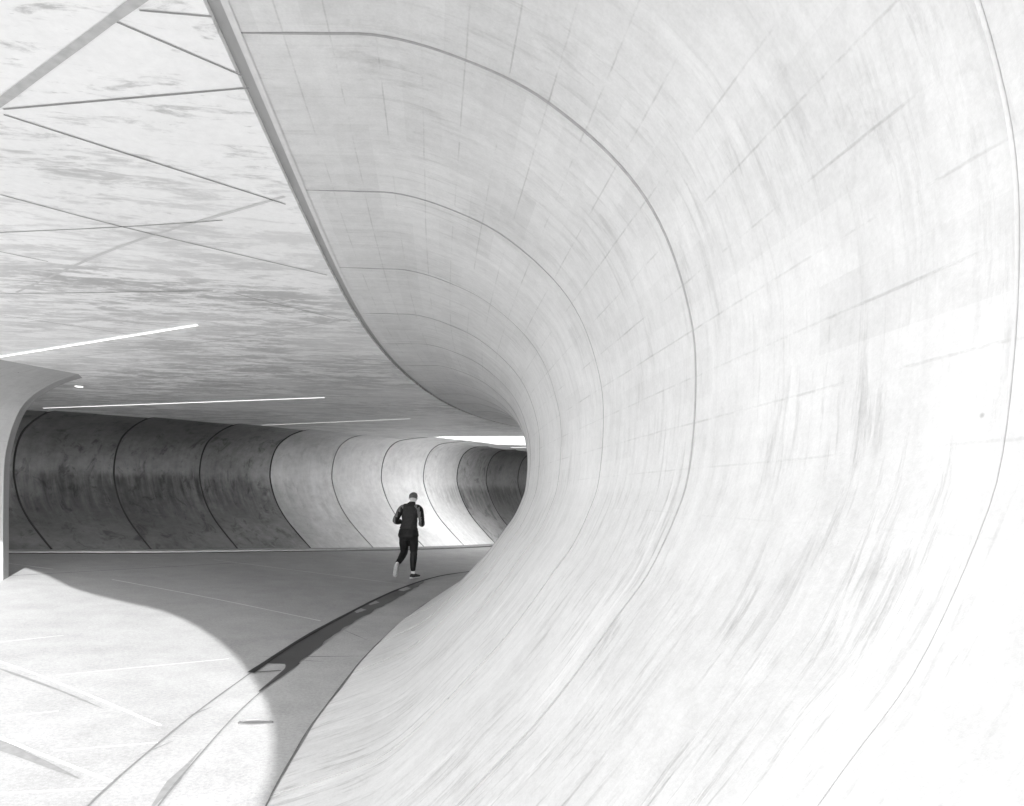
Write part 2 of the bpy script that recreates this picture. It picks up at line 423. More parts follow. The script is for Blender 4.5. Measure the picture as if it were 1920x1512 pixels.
V, Fc = merge([ribbon([(-5.3, 4.95), (-3.21, 3.99), (-2.45, 3.62)], .075, .0045, .8, True), ribbon([(-4.6, 5.58), (-3.6, 5.05), (-3.0, 4.70)], .03, .0045, .8, True),  # these two strips: step shade painted beside the pale joints
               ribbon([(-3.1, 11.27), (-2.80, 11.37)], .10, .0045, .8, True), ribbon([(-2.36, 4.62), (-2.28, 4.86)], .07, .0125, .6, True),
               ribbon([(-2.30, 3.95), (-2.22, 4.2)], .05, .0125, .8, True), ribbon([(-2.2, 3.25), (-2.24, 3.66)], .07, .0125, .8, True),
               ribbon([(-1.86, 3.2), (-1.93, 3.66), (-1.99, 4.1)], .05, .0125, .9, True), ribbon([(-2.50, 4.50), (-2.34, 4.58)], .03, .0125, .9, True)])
tag(mesh_obj('damp_and_step_shade', V, Fc, plain('damp and shade-toned concrete', 0.22, 0.55, 0.3, 20, 0.35)), kind='structure')

GL = [(-1.70, 1.9), (-2.05, 2.83), (-2.20, 3.34), (-2.29, 4.17), (-2.335, 4.84), (-2.36, 5.78), (-2.35, 7.05), (-2.26, 8.47), (-2.01, 10.96), (-1.54, 13.16), (-0.83, 14.60), (-0.2, 15.6)]
GR = [(-1.40, 1.9), (-1.74, 2.87), (-1.86, 3.38), (-1.95, 3.97), (-2.04, 4.72), (-2.08, 5.43), (-2.07, 6.53), (-2.05, 7.70), (-1.98, 9.25), (-1.84, 11.15), (-1.55, 12.6), (-0.95, 13.9), (-0.1, 15.2)]
V, Fc = between(GL, GR, 0.0085)
tag(mesh_obj('gutter', V, Fc, M_GUT), kind='structure')
V, Fc = merge([ribbon([p for p in GL if p[1] > 5.7], .055, .017, .35), ribbon([p for p in GL if p[1] > 5.6], .02, .0175, .35)])
tag(mesh_obj('dark_edge_strip', V, Fc, plain('dark edge strip', 0.03, 0.7, 0.2, 40, 0.4)), kind='structure')  # flat dark strips along the gutter edge
BASE = [(-0.95, 1.6), (-1.20, 2.7), (-1.33, 3.484), (-1.365, 3.732), (-1.41, 4.149), (-1.455, 4.609), (-1.49, 5.457), (-1.51, 6.0), (-1.52, 6.544), (-1.50, 7.808), (-1.43, 8.993), (-1.34, 10.064), (-1.13, 11.479), (-0.98, 12.621), (-0.78, 13.9), (-0.4, 15.2)]
V, Fc = between(GR, BASE, 0.0045, 120)
tag(mesh_obj('pavement', V, Fc, paving_concrete('kerb band concrete', 0.36)), kind='structure')
V, Fc = ribbon(BASE, .008, .009, .9)
M_WORN = plain('worn joint', 0.15, 0.7, 0.2, 40, 0.4)
tag(mesh_obj('wall_foot_gap', V, Fc, M_WORN), kind='structure')
V, Fc = merge([ribbon([p for p in GL if p[1] < 5.9], .012, .015, .8), ribbon([p for p in GR if p[1] < 5.5], .010, .0155, .8)])
tag(mesh_obj('gutter_joint', V, Fc, plain('worn gutter joint', 0.17, 0.7, 0.2, 40, 0.4)), kind='structure')
PL = [(-2.355, 6.12), (-2.35, 7.05), (-2.26, 8.47), (-2.01, 10.96), (-1.72, 12.4)]
PR = [(-2.05, 6.16), (-2.08, 7.02), (-2.05, 7.98), (-1.97, 9.00), (-1.85, 10.22), (-1.74, 11.28), (-1.69, 12.35)]
V, Fc = merge([between(PL, PR, 0.0125, 90, 0.04), between([(-2.10, 5.30), (-2.115, 5.7), (-2.13, 6.0), (-2.2, 6.2)], [(-2.085, 5.28), (-2.065, 5.7), (-2.055, 6.0), (-2.05, 6.2)], 0.0122, 30)])
tw = NT('wet concrete'); nz = tw.noise(tw.coords(), 3.0, 4)
tw.grey(tw.math('MULTIPLY_ADD', nz, 0.03, 0.045)); tw.rough(0.45, 0.25)
tag(mesh_obj('puddle', V, Fc, tw.m), kind='structure')
isl = [[(-2.31, 9.10), (-2.22, 9.24), (-2.07, 9.10), (-2.14, 8.82)], [(-2.21, 9.72), (-2.13, 9.92), (-2.02, 9.76), (-2.10, 9.48)],
       [(-2.00, 11.05), (-1.90, 11.5), (-1.79, 11.38), (-1.86, 11.0)]]
V, Fc = merge([patch(p, .0160) for p in isl])
tag(mesh_obj('gutter_dry_patch', V, Fc, M_GUT), kind='structure')
V, Fc = merge([ribbon([(-2.31, 5.80), (-2.13, 5.90)], .018, .019)])
tag(mesh_obj('gutter_crack', V, Fc, M_CRACK), kind='structure')

# ------------------------------------------------------------------ big curved wall on the right
E_RW = empty('curved_wall', (-1.0, 2.3, 0), 'pale concrete wall that sweeps round on the right, hollowed like a pipe, its foot flaring onto the paving', 'wall')
SJ = rw.nearest(Vector((-1.0, 2.375, 0)))                    # a joint through this point, one every 1.235 m
RJ = [max(0.0, SJ - 1.95), SJ - 1.29, SJ] + [SJ + 1.235 * k for k in range(1, 40) if SJ + 1.235 * k < rw.L[-1]]
for idx, (a, b) in enumerate(zip(RJ, RJ[1:])):
    loft_panel('wall_panel', lambda q: right_profile(q), a, b, M_WALL, E_RW, 1, idx * 3.7, vgap=(0.003, 0.007), ns=10, gaps=[(.002, .002), (.002, .004)][idx] if idx < 2 else (.004, .003) if idx == 2 else None, proud=0.0025 if idx < 3 else 0.0015,
               mat_joint=[(M_EDGE, M_EDGE), (M_RJ0, M_RJ)][idx] if idx < 2 else (M_RJ, M_RJ))
# nosing along the ceiling groove
V, Fc = [], []
P = [rw.at(RJ[0] + 0.2 * k) for k in range(int((rw.L[-1] - RJ[0]) / 0.2))]
for i, p in enumerate(P):
    t_ = rw.tan(RJ[0] + 0.2 * i); n_ = Vector((t_.y, -t_.x, 0))
    for (r, z) in ((0.020, CEIL - 0.0035), (-0.006, CEIL - 0.0035), (-0.006, CEIL + 0.05)):
        q = p + n_ * r; V.append((q.x, q.y, z))
for i in range(len(P) - 1):
    for k in range(2): Fc.append((3 * i + k, 3 * i + k + 1, 3 * i + k + 4, 3 * i + k + 3))
mesh_obj('nosing', V, Fc, M_EDGE, E_RW)

# ------------------------------------------------------------------ far wall
FW = [(-22, 2.2), (-16.5, 7.0), (-12.0, 10.9), (-9.39, 13.09), (-7.93, 14.25), (-6.60, 15.58), (-5.22, 16.92), (-3.90, 18.20), (-2.64, 19.62), (-1.54, 21.16), (-0.50, 22.95), (0.7, 25.0), (2.6, 27.2), (6, 29.2), (14, 31)]
fw = Path(smooth_line(resample(catmull([(a, b, 0) for a, b in FW], 10), 0.1), 12))
NA = [(9.0, math.radians(30)), (13.1, math.radians(36.9)), (14.25, math.radians(41.3)), (15.6, math.radians(43.8)), (16.9, math.radians(45.4))]
WR = [(10, 2.6), (13.1, 2.55), (14.25, 2.65), (15.6, 2.6), (16.9, 2.65), (18.2, 2.4), (19.6, 2.12), (21.1, 1.83), (23, 1.75)]
FPROF = [(-0.12, 1.715), (0.10, 1.70), (0.30, 1.655), (0.52, 1.56), (0.77, 1.37), (0.93, 1.06), (1.0, 0.66), (0.985, 0.30), (0.85, -0.23), (0.635, -0.68), (0.36, -1.07)]
FPROF2 = [(-0.12, 1.715), (0.20, 1.71), (0.48, 1.69), (0.66, 1.63), (0.84, 1.42), (0.95, 1.08), (1.0, 0.66), (0.985, 0.30), (0.85, -0.23), (0.635, -0.68), (0.36, -1.07)]
def far_profile(s, n=48):
    g = fw.at(s); tn = fw.tan(s, 0.8); nr = Vector((-tn.y, tn.x, 0))
    ang = interp(NA, g.y)                             # the panels fan out a little towards the left end
    nr = nr.lerp(Vector((-math.cos(ang), math.sin(ang), 0)), 1 - max(0.0, min(1.0, (g.y - 16.9) / 1.6))).normalized()
    zf = floor_z(g.x, g.y) - EYE - 0.03
    w = interp(WR, g.y)
    f = max(0.0, min(1.0, (g.y - 16.0) / 3.0))
    pts = [((r + (r2 - r) * f) * w, (z + (z2 - z) * f) if z > 0 else z * zf / -1.52) for (r, z), (r2, z2) in zip(FPROF, FPROF2)] + [(0, zf)]
    c = resample(catmull([(r, z, 0) for r, z in pts], 6), n=n)
    return g, nr, c
E_FW = empty('curved_wall', (-6.6, 15.6, 0), 'far concrete wall behind the runner, its panels toned by stains and painted light, joined by dark curved seams', 'wall')
joints = [fw.nearest(Vector((a, b, 0))) for a, b in FW[3:11]]
pre = [joints[0] - 1.85 * k for k in range(1, 9)][::-1]
post = [joints[-1] + 1.95 * k for k in range(1, 8)]
J = [q for q in pre + joints + post if 0 <= q <= fw.L[-1]]
tones = {  # panel stains, plus skylight glow and the dim bend painted in
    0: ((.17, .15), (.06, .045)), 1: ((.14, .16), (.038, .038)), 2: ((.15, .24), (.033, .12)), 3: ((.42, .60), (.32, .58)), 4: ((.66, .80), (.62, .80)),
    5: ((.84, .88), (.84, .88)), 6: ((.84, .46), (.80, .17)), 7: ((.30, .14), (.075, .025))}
cache = {}
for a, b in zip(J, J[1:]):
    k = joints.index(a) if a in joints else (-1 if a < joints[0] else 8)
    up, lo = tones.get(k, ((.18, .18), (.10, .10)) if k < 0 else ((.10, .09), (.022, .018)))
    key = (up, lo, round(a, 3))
    if key not in cache: cache[key] = stained_lit_concrete('stained concrete with painted light', up, lo, interp([(13, 2.28), (16, 2.16), (20, 2.0), (23, 1.93)], fw.at(a).y), a, b, 0.5 if k in (4, 5) else 0.65 if k in (3, 6) else 1.15)
    loft_panel('wall_panel', lambda q: far_profile(q), a, b, cache[key], E_FW, 1, a, vgap=(0.017, 0.035), ns=10, off=random.uniform(-0.002, 0.002), proud=0.007, mat_joint=M_SEAL_LIT if k in (4, 5, 6) else M_DSEAL)
# low kerb along its foot
V, Fc = [], []
P = resample(fw.p, 0.3)
for i, p in enumerate(P):
    t_ = (P[min(i + 1, len(P) - 1)] - P[max(i - 1, 0)]).normalized(); n_ = Vector((-t_.y, t_.x, 0))
    for r, z in ((-0.16, -0.02), (-0.16, 0.035), (-0.15, 0.045), (0.12, 0.05)):
        q = p + n_ * r; V.append((q.x, q.y, floor_z(q.x, q.y) + z))
for i in range(len(P) - 1):
    for k in range(3): Fc.append((4 * i + k, 4 * i + k + 1, 4 * i + k + 5, 4 * i + k + 4))
mesh_obj('kerb', V, Fc, plain('kerb concrete', 0.30, 0.6, 0.3, 8, 0.25), E_FW)
V, Fc = [], []
for i, p in enumerate(P):
    t_ = (P[min(i + 1, len(P) - 1)] - P[max(i - 1, 0)]).normalized(); n_ = Vector((-t_.y, t_.x, 0))
    for r in (-0.30, -0.165):
        q = p + n_ * r; V.append((q.x, q.y, floor_z(q.x, q.y) + .005))
for i in range(len(P) - 1): Fc.append((2 * i, 2 * i + 1, 2 * i + 3, 2 * i + 2))
tag(mesh_obj('dark_edge_strip', V, Fc, bpy.data.materials['dark edge strip']), kind='structure')  # flat dark strip in front of the kerb

# ------------------------------------------------------------------ end of the left wall
C0 = Vector((-7.65, 9.62, 0)); AX = Vector((-0.31, -0.95, 0)).normalized(); NN = Vector((0.95, -0.31, 0)).normalized(); EN = Vector((-0.15, 0.30, 0))
pp = [(0.0, -0.10), (0.0, 1.1), (0.010, 1.85), (0.035, 2.20), (0.095, 2.44), (0.19, 2.68), (0.37, 2.96), (0.62, 3.14), (0.90, 3.255), (1.18, 3.34), (1.45, 3.39), (1.65, 3.41)]
pc = resample(catmull([(r, z, 0) for r, z in pp], 6), n=40)
E_LW = empty('curved_wall', C0, 'end of a pale concrete wall at the left edge, flaring up into the ceiling', 'wall')
V, Fc, UV = [], [], []
for j in range(13):
    s_ = 0.35 * j; g = C0 + AX * s_; v_ = 0
    for i, p in enumerate(pc):
        if i: v_ += (p - pc[i - 1]).length
        q = g + NN * p.x; zz = p.y + (floor_z(q.x, q.y) if p.y < 0 else 0)
        V.append((q.x, q.y, zz)); UV.append((s_, v_))
n = len(pc)
for j in range(12):
    for i in range(n - 1): Fc.append((j * n + i, (j + 1) * n + i, (j + 1) * n + i + 1, j * n + i + 1))
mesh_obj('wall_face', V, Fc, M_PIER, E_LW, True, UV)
V, Fc, UV = [], [], []
for i, p in enumerate(pc):
    for k, e_ in enumerate((0.0, 1.0)):
        q = C0 + NN * p.x + EN * e_; zz = p.y + (floor_z(q.x, q.y) if p.y < 0 else 0)
        V.append((q.x, q.y, zz)); UV.append((e_ * .33, i * .09))
for i in range(n - 1): Fc.append((2 * i, 2 * i + 1, 2 * i + 3, 2 * i + 2))
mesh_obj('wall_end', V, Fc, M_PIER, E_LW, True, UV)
V, Fc, UV = [], [], []
for j in range(13):
    g = C0 + EN + AX * 0.35 * j + NN * (-0.55 * min(1, j / 2))
    for i, p in enumerate(pc):
        q = g + NN * p.x; V.append((q.x, q.y, p.y + (floor_z(q.x, q.y) if p.y < 0 else 0))); UV.append((j * .35, i * .09))
for j in range(12):
    for i in range(n - 1): Fc.append((j * n + i, j * n + i + 1, (j + 1) * n + i + 1, (j + 1) * n + i))
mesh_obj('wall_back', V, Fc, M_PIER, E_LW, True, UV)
V, Fc = [], []
for j in range(13):                                           # the level joint and a corner line
    g = C0 + AX * 0.35 * j + NN * 0.012
    for z in (2.135, 2.15): V.append((g.x, g.y, z))
for j in range(12): Fc.append((2 * j, 2 * j + 1, 2 * j + 3, 2 * j + 2))
mesh_obj('joint_line', V, Fc, M_SEAL, E_LW)

# ------------------------------------------------------------------ roof: slab with a curved open edge and an oval skylight; soffit skin with joints
tanE = math.tan(e); shx = SUN_DIR * ((CEIL + 1.6 - 1.6) / tanE)
edge_floor = [(-0.55, 1.0), (-0.92, 2.2), (-1.22, 3.46), (-1.43, 3.996), (-1.66, 4.504), (-2.15, 5.406), (-3.06, 6.74), (-4.40, 8.10), (-6.2, 9.185), (-7.86, 10.6), (-9.5, 11.6)]
def shadow_edge(p):
    z = floor_z(*p); d = (CEIL - z) / tanE
    return (p[0] - SUN_DIR.x * d, p[1] - SUN_DIR.y * d)
open_edge = [shadow_edge(p) for p in edge_floor]
oe = smooth_line(resample(catmull([(a, b, 0) for a, b in open_edge], 10), 0.25), 3)
OV = [(-3.75, 20.65), (-3.4, 20.0), (-2.6, 19.4), (-1.0, 19.1), (0.5, 19.1), (3.0, 19.1), (6.0, 19.3), (9.5, 19.7), (11.0, 22.0), (10.5, 25.5), (8.0, 27.8), (5.6, 27.9), (3.6, 26.4), (2.2, 24.6), (1.3, 23.2),  # unseen right part enlarged to throw more light on the far wall
      (0.4, 22.7), (-1.1, 22.2), (-2.6, 21.75), (-3.5, 21.2)]
oval = [(p.x, p.y) for p in smooth_line(resample(catmull([(a, b, 0) for a, b in OV + OV[:1]], 6), n=97), 1)[:-1]]
def slab(name, outline, holes, z0, th, mat, parent):
    cu = bpy.data.curves.new(name, 'CURVE'); cu.dimensions = '2D'; cu.fill_mode = 'BOTH'; cu.extrude = th / 2
    for pts in [outline] + holes:
        sp = cu.splines.new('POLY'); sp.points.add(len(pts) - 1); sp.use_cyclic_u = True
        for q, p in zip(sp.points, pts): q.co = (p[0], p[1], 0, 1)
    tmp = bpy.data.objects.new('tmp', cu); COL.objects.link(tmp)
    bpy.context.view_layer.update()
    me = bpy.data.meshes.new_from_object(tmp.evaluated_get(bpy.context.evaluated_depsgraph_get()))
    bpy.data.objects.remove(tmp)
    for v_ in me.vertices: v_.co.z += z0 + th / 2
    me.materials.clear(); me.materials.append(mat); me.name = name
    o = bpy.data.objects.new(name, me); COL.objects.link(o)
    o.parent = parent; o.matrix_parent_inverse = parent.matrix_world.inverted()
    return o
E_C = empty('concrete_ceiling', (-4, 8, CEIL), 'flat pale concrete ceiling over the underpass with patchy stains, a curved groove and an oval skylight', 'ceiling')
first, last = oe[0], oe[-1]
outer = [(p.x, p.y) for p in oe] + [(-26, 12.5), (-26, 46), (26, 46), (26, first.y - 3), (9, first.y - 1)]
slab('roof_slab', outer, [oval], CEIL + 0.032, 0.20, M_ROOF, E_C)
gl = []
sk = 0.0
while sk < rw.L[-1]:
    p = rw.at(sk); t_ = rw.tan(sk); n_ = Vector((t_.y, -t_.x, 0)); gl.append(p - n_ * 0.066); sk += 0.2
# soffit skin: from the open edge to the groove (groove points that lie under the roof)
def inside_roof(p):
    k = min(range(len(oe)), key=lambda i: (oe[i] - p).length_squared)
    a = oe[max(0, k - 1)]; b = oe[min(len(oe) - 1, k + 1)]
    return (b.x - a.x) * (p.y - a.y) - (b.y - a.y) * (p.x - a.x) < 0
gvis = [p for p in gl if inside_roof(p) and p.y > -2.5]
kx = min(range(len(oe)), key=lambda i: (oe[i] - gvis[0]).length_squared)
skin = [(p.x, p.y) for p in oe[kx + 1:]] + [(-25.9, 12.6), (-25.9, 45), (16, 45)] + [(p.x, p.y) for p in gvis[::-1]]
slab('soffit', skin, [[(x, y) for x, y in oval]], CEIL, 0.029, M_CEIL, E_C)
# skylight rim
V, Fc = [], []
N = len(oval); cx_ = sum(p[0] for p in oval) / N; cy_ = sum(p[1] for p in oval) / N
for x, y in oval:
    for z in (CEIL - 0.004, CEIL + 0.24): V.append((cx_ + (x - cx_) * .997, cy_ + (y - cy_) * .997, z))
for k in range(N): Fc.append((2 * k, 2 * k + 1, 2 * ((k + 1) % N) + 1, 2 * ((k + 1) % N)))
mesh_obj('skylight_rim', V, Fc, M_EDGE, E_C, True)
tp = NT('added diffuser pane'); tr = tp.node('ShaderNodeBsdfTranslucent'); tr.inputs['Color'].default_value = (.93, .93, .93, 1)
tp.t.links.new(tr.outputs[0], tp.n['Material Output'].inputs['Surface'])
mesh_obj('added_diffuser_pane', [(x, y, CEIL + 0.14) for x, y in oval], [tuple(range(N))], tp.m, E_C)  # diffusing pane added over the opening to soften the sun
def ceil_strip(pts, w, dz=0.003, h=0.004):
    P = resample(catmull([(a, b, 0) for a, b in pts], 6), 0.2)
    V_, F_ = [], []
    for i, p in enumerate(P):
        t = (P[min(i + 1, len(P) - 1)] - P[max(i - 1, 0)]).normalized(); n_ = Vector((-t.y, t.x, 0))
        ww = w * (1 + 0.25 * mnoise.noise(p * 3.0))
        for sg in (-.5, .5):
            q = p + n_ * ww * sg; V_.append((q.x, q.y, CEIL - dz))
    for i in range(len(P) - 1): F_.append((2 * i, 2 * i + 1, 2 * i + 3, 2 * i + 2))
    return V_, F_
cj = [([(-2.28, 2.87), (-1.33, 3.76)], .011), ([(-2.91, 3.64), (-2.44, 4.12), (-1.44, 4.98)], .009), ([(-1.43, 2.30), (-1.10, 2.60)], .010),
      ([(-2.25, 2.83), (-1.10, 2.68)], .010), ([(-3.34, 4.17), (-2.48, 4.08), (-1.80, 3.98)], .008), ([(-4.36, 5.45), (-2.51, 5.37)], .009),
      ([(-3.8, 4.3), (-3.40, 4.69)], .008), ([(-2.36, 5.44), (-1.6, 6.34)], .008), ([(-1.31, 2.25), (-1.07, 2.28)], .007), ([(-4.87, 6.09), (-3.76, 7.16)], .008)]
V, Fc = merge([ceil_strip(p, w) for p, w in cj])
mesh_obj('joint_line', V, Fc, plain('soffit joint', 0.27, 0.7, 0.2, 30, 0.3), E_C)
cp = [([(-4.19, 5.41), (-2.67, 4.39), (-1.30, 3.66)], .022), ([(-5.36, 7.94), (-3.34, 7.16), (-1.56, 6.22)], .02), ([(-8.59, 11.33), (-5.67, 10.30), (-1.58, 8.68)], .03)]
V, Fc = merge([ceil_strip(p, w) for p, w in cp])
mesh_obj('joint_line', V, Fc, M_EDGE, E_C)
V, Fc = merge([ceil_strip([(-3.0, 3.26), (-2.24, 2.79), (-1.30, 2.21), (-0.95, 1.99)], .036, .0035)])
mesh_obj('joint_line', V, Fc, plain('expansion joint', 0.46, 0.7, 0.2, 25, 0.3), E_C)

# ------------------------------------------------------------------ lamps and a glow disc in the ceiling
M_LAMP = emit('lit lamp diffuser', 0.35)
M_TRIM = plain('white lamp trim', 0.7, 0.4, 0.4, 20, 0.05)
def strip_light(a, b, w, label, lamp=None):
    a = Vector((a[0], a[1], CEIL)); b = Vector((b[0], b[1], CEIL)); m = (a + b) / 2
    t = (b - a).normalized(); nn = Vector((-t.y, t.x, 0))
    r = empty('strip_light', m, label, 'ceiling lamp', 'strip lights in the concrete ceiling')
    def bar(name, half, z0, z1, mat, inset):
        V_ = []
        for z in (z0, z1):
            for (p, sg) in ((a + t * inset, -1), (b - t * inset, -1), (b - t * inset, 1), (a + t * inset, 1)):
                q = p + nn * half * sg; V_.append((q.x, q.y, z))
        mesh_obj(name, V_, [(0, 1, 2, 3), (7, 6, 5, 4), (0, 4, 5, 1), (1, 5, 6, 2), (2, 6, 7, 3), (3, 7, 4, 0)], mat, r)
    bar('housing', w / 2 + 0.002, CEIL - 0.006, CEIL + 0.02, M_TRIM, 0.0)
    bar('diffuser', w / 2, CEIL - 0.012, CEIL - 0.0065, lamp or M_LAMP, 0.012)
strip_light((-6.6, 8.06), (-3.16, 6.44), .020, 'nearest and broadest of the white strip lights, cut off by the left edge')
strip_light((-9.35, 12.75), (-3.31, 11.33), .007, 'long white strip light in the middle distance, above the dark left panels', emit('dimmer lamp diffuser', 0.22))
strip_light((-6.24, 15.94), (-2.31, 14.57), .0035, 'thin faint strip light farthest back of those left of the skylight', emit('faint lamp diffuser', 0.10))
strip_light((-0.05, 23.75), (0.95, 23.55), .02, 'tiny white strip light just past the oval skylight')
dl = empty('glow_disc', (-6.88, 10.17, CEIL), 'small round glowing disc added in the ceiling where the left wall end flares up', 'ceiling lamp')  # added to give the white glow by the wall end
def disc(name, c, r, z, mat, parent, h=.012):
    V_ = [(c[0], c[1], z)] + [(c[0] + r * math.cos(k * math.pi / 12), c[1] + r * math.sin(k * math.pi / 12), z) for k in range(24)] + \
         [(c[0] + r * math.cos(k * math.pi / 12), c[1] + r * math.sin(k * math.pi / 12), z + h) for k in range(24)]
    F_ = [(0, 1 + (k + 1) % 24, 1 + k) for k in range(24)] + [(1 + k, 1 + (k + 1) % 24, 25 + (k + 1) % 24, 25 + k) for k in range(24)]
    return mesh_obj(name, V_, F_, mat, parent)
disc('trim', (-6.88, 10.17), .07, CEIL - .007, M_TRIM, dl)
disc('diffuser', (-6.88, 10.17), .055, CEIL - .012, M_LAMP, dl, .005)

# ------------------------------------------------------------------ drain cover in the paving by the wall
dcx, dcy = -1.85, 4.62
bm = bmesh.new(); ring = []
zc = floor_z(dcx, dcy)
def oval_ring(rx, ry, z):
    return [bm.verts.new((dcx + rx * math.cos(k * math.pi / 16), dcy + ry * math.sin(k * math.pi / 16) + .18 * rx * math.cos(k * math.pi / 16), z - .0664 * rx * math.cos(k * math.pi / 16))) for k in range(32)]
rs = [oval_ring(.118, .055, zc - .01), oval_ring(.118, .055, zc + .012), oval_ring(.108, .047, zc + .016), oval_ring(.100, .041, zc + .007), oval_ring(.092, .035, zc + .010)]
for a, b in zip(rs, rs[1:]):
    for k in range(32): bm.faces.new((a[k], a[(k + 1) % 32], b[(k + 1) % 32], b[k]))
bm.faces.new(rs[-1])
me = bpy.data.meshes.new('drain_cover'); bm.to_mesh(me); bm.free(); me.materials.append(plain('worn cast iron', 0.12, 0.5, 0.5, 60, 0.3))
o = bpy.data.objects.new('drain_cover', me); COL.objects.link(o)
tag(o, 'small flat oval metal cover set in the paving beside the gutter', 'drain cover')

# ------------------------------------------------------------------ the runner
M_SKIN = plain('skin', 0.52, 0.5, 0.35, 40, 0.05)
M_BLACK = plain('black leggings', 0.010, 0.6, 0.25, 60, 0.3)
M_VEST = plain('charcoal vest', 0.028, 0.7, 0.2, 45, 0.5)
M_SLEEVE = plain('grey sleeve', 0.13, 0.75, 0.2, 60, 0.3)
M_CAP = plain('grey knit', 0.12, 0.85, 0.15, 90, 0.6)
M_SHOE = plain('black shoe mesh', 0.02, 0.6, 0.3, 80, 0.4)
M_SHOEL = plain('pale shoe mesh', 0.42, 0.6, 0.3, 80, 0.35)
M_SOLE = plain('white rubber', 0.62, 0.5, 0.4, 60, 0.15)
M_SOLEW = plain('worn pale rubber', 0.36, 0.6, 0.3, 45, 0.55)
PX, PY = -1.965, 12.77
PZ = floor_z(PX, PY)
def tube(bm, rings, seg=18):
    """closed loft through (x, y, z, rx, ry) sections set square to the line they follow"""
    R = [Vector(r[:3]) for r in rings]; rows = []
    for i, r in enumerate(rings):
        t = (R[min(i + 1, len(R) - 1)] - R[max(i - 1, 0)]).normalized()
        ux = Vector((1, 0, 0)); ux = (ux - t * ux.dot(t))
        if ux.length < .2: ux = Vector((0, 0, 1)) - t * t.z
        ux.normalize(); uy = t.cross(ux)
        rows.append([bm.verts.new(R[i] + ux * r[3] * math.cos(2 * math.pi * k / seg) + uy * r[4] * math.sin(2 * math.pi * k / seg)) for k in range(seg)])
    for a, b in zip(rows, rows[1:]):
        for k in range(seg): bm.faces.new((a[k], a[(k + 1) % seg], b[(k + 1) % seg], b[k]))
    bm.faces.new(rows[0][::-1]); bm.faces.new(rows[-1])
def dense(rings, n=6):
    """smooth extra sections between the given ones"""
    out = []; P = [Vector(r[:3]) for r in rings]; c = catmull(P, n)
    for i, p in enumerate(c):
        k = min(i // n, len(rings) - 2); t = (i - k * n) / n; t = t * t * (3 - 2 * t)
        a, b = rings[k], rings[k + 1]
        out.append((p.x, p.y, p.z, a[3] + (b[3] - a[3]) * t, a[4] + (b[4] - a[4]) * t))
    return out
def grow(chains, g): return [[(x, y, z, rx + g, ry + g) for x, y, z, rx, ry in ch] for ch in chains]
def cloth(name, chains, voxel, mats, parent, loc=(PX, PY, PZ), pick=None, wrinkle=0.0):
    bm = bmesh.new()
    for ch in chains: tube(bm, dense(ch))
    bmesh.ops.recalc_face_normals(bm, faces=bm.faces[:])
    me = bpy.data.meshes.new('tmp'); bm.to_mesh(me); bm.free()
    tmp = bpy.data.objects.new('tmp', me); COL.objects.link(tmp)
    r = tmp.modifiers.new('r', 'REMESH'); r.mode = 'VOXEL'; r.voxel_size = voxel; r.use_smooth_shade = True
    sm = tmp.modifiers.new('s', 'SMOOTH'); sm.iterations = 5; sm.factor = .5
    bpy.context.view_layer.update()
    out = bpy.data.meshes.new_from_object(tmp.evaluated_get(bpy.context.evaluated_depsgraph_get()))
    bpy.data.objects.remove(tmp)
    if wrinkle:
        nrm = [v.normal.copy() for v in out.vertices]
        for v, q in zip(out.vertices, nrm): v.co += q * wrinkle * mnoise.noise(Vector((v.co.x * 14, v.co.y * 14, v.co.z * 26)))
    out.name = name; out.materials.clear()
    for m in (mats if isinstance(mats, list) else [mats]): out.materials.append(m)
    for p in out.polygons:
        p.use_smooth = True
        if pick: p.material_index = pick(p.center)
    o = bpy.data.objects.new(name, out); COL.objects.link(o); o.location = loc
    if parent is not None:
        bpy.context.view_layer.update()
        o.parent = parent; o.matrix_parent_inverse = parent.matrix_world.inverted()
    return o
torso = [(-.10, .0, .80, .15, .115), (-.10, .0, .90, .185, .135), (-.095, .0, 1.00, .165, .115), (-.078, .015, 1.13, .143, .10), (-.078, .03, 1.28, .158, .115), (-.065, .035, 1.38, .168, .10), (-.05, .035, 1.445, .12, .075), (-.032, .045, 1.49, .056, .056), (-.02, .06, 1.55, .05, .054)]
head = [(-.02, .06, 1.53, .045, .05), (-.018, .075, 1.56, .062, .078), (-.016, .085, 1.60, .074, .095), (-.015, .088, 1.64, .077, .098), (-.013, .085, 1.675, .066, .084), (-.012, .08, 1.70, .035, .045)]
nose = [(-.015, .17, 1.635, .008, .008), (-.015, .192, 1.60, .014, .012), (-.015, .185, 1.59, .010, .008)]
ears = [[(sx, .075, 1.575, .008, .012), (sx, .07, 1.60, .012, .02), (sx, .07, 1.63, .01, .014)] for sx in (-.095, .064)]
legR = [(-.01, .0, .84, .088, .10), (-.002, .015, .70, .084, .09), (.0, .02, .60, .070, .075), (.002, .02, .52, .058, .060), (.0, -.005, .40, .058, .060), (-.006, -.01, .28, .048, .050), (-.010, .0, .15, .033, .036), (-.012, .0, .08, .033, .04)]
footR = [(-.03, -.06, .055, .03, .03), (-.012, -.01, .06, .034, .045), (.02, .05, .05, .036, .03), (.06, .12, .035, .036, .022), (.085, .165, .03, .028, .016)]
legL = [(-.185, .0, .84, .085, .10), (-.192, .03, .70, .086, .09), (-.196, .07, .60, .073, .078), (-.20, .085, .53, .062, .064), (-.225, .02, .45, .058, .060), (-.258, -.10, .375, .045, .048), (-.285, -.20, .325, .031, .034), (-.295, -.235, .29, .030, .034)]
footL = [(-.290, -.255, .325, .026, .026), (-.298, -.235, .285, .032, .04), (-.312, -.215, .20, .038, .034), (-.326, -.185, .11, .040, .026), (-.333, -.16, .065, .030, .018)]
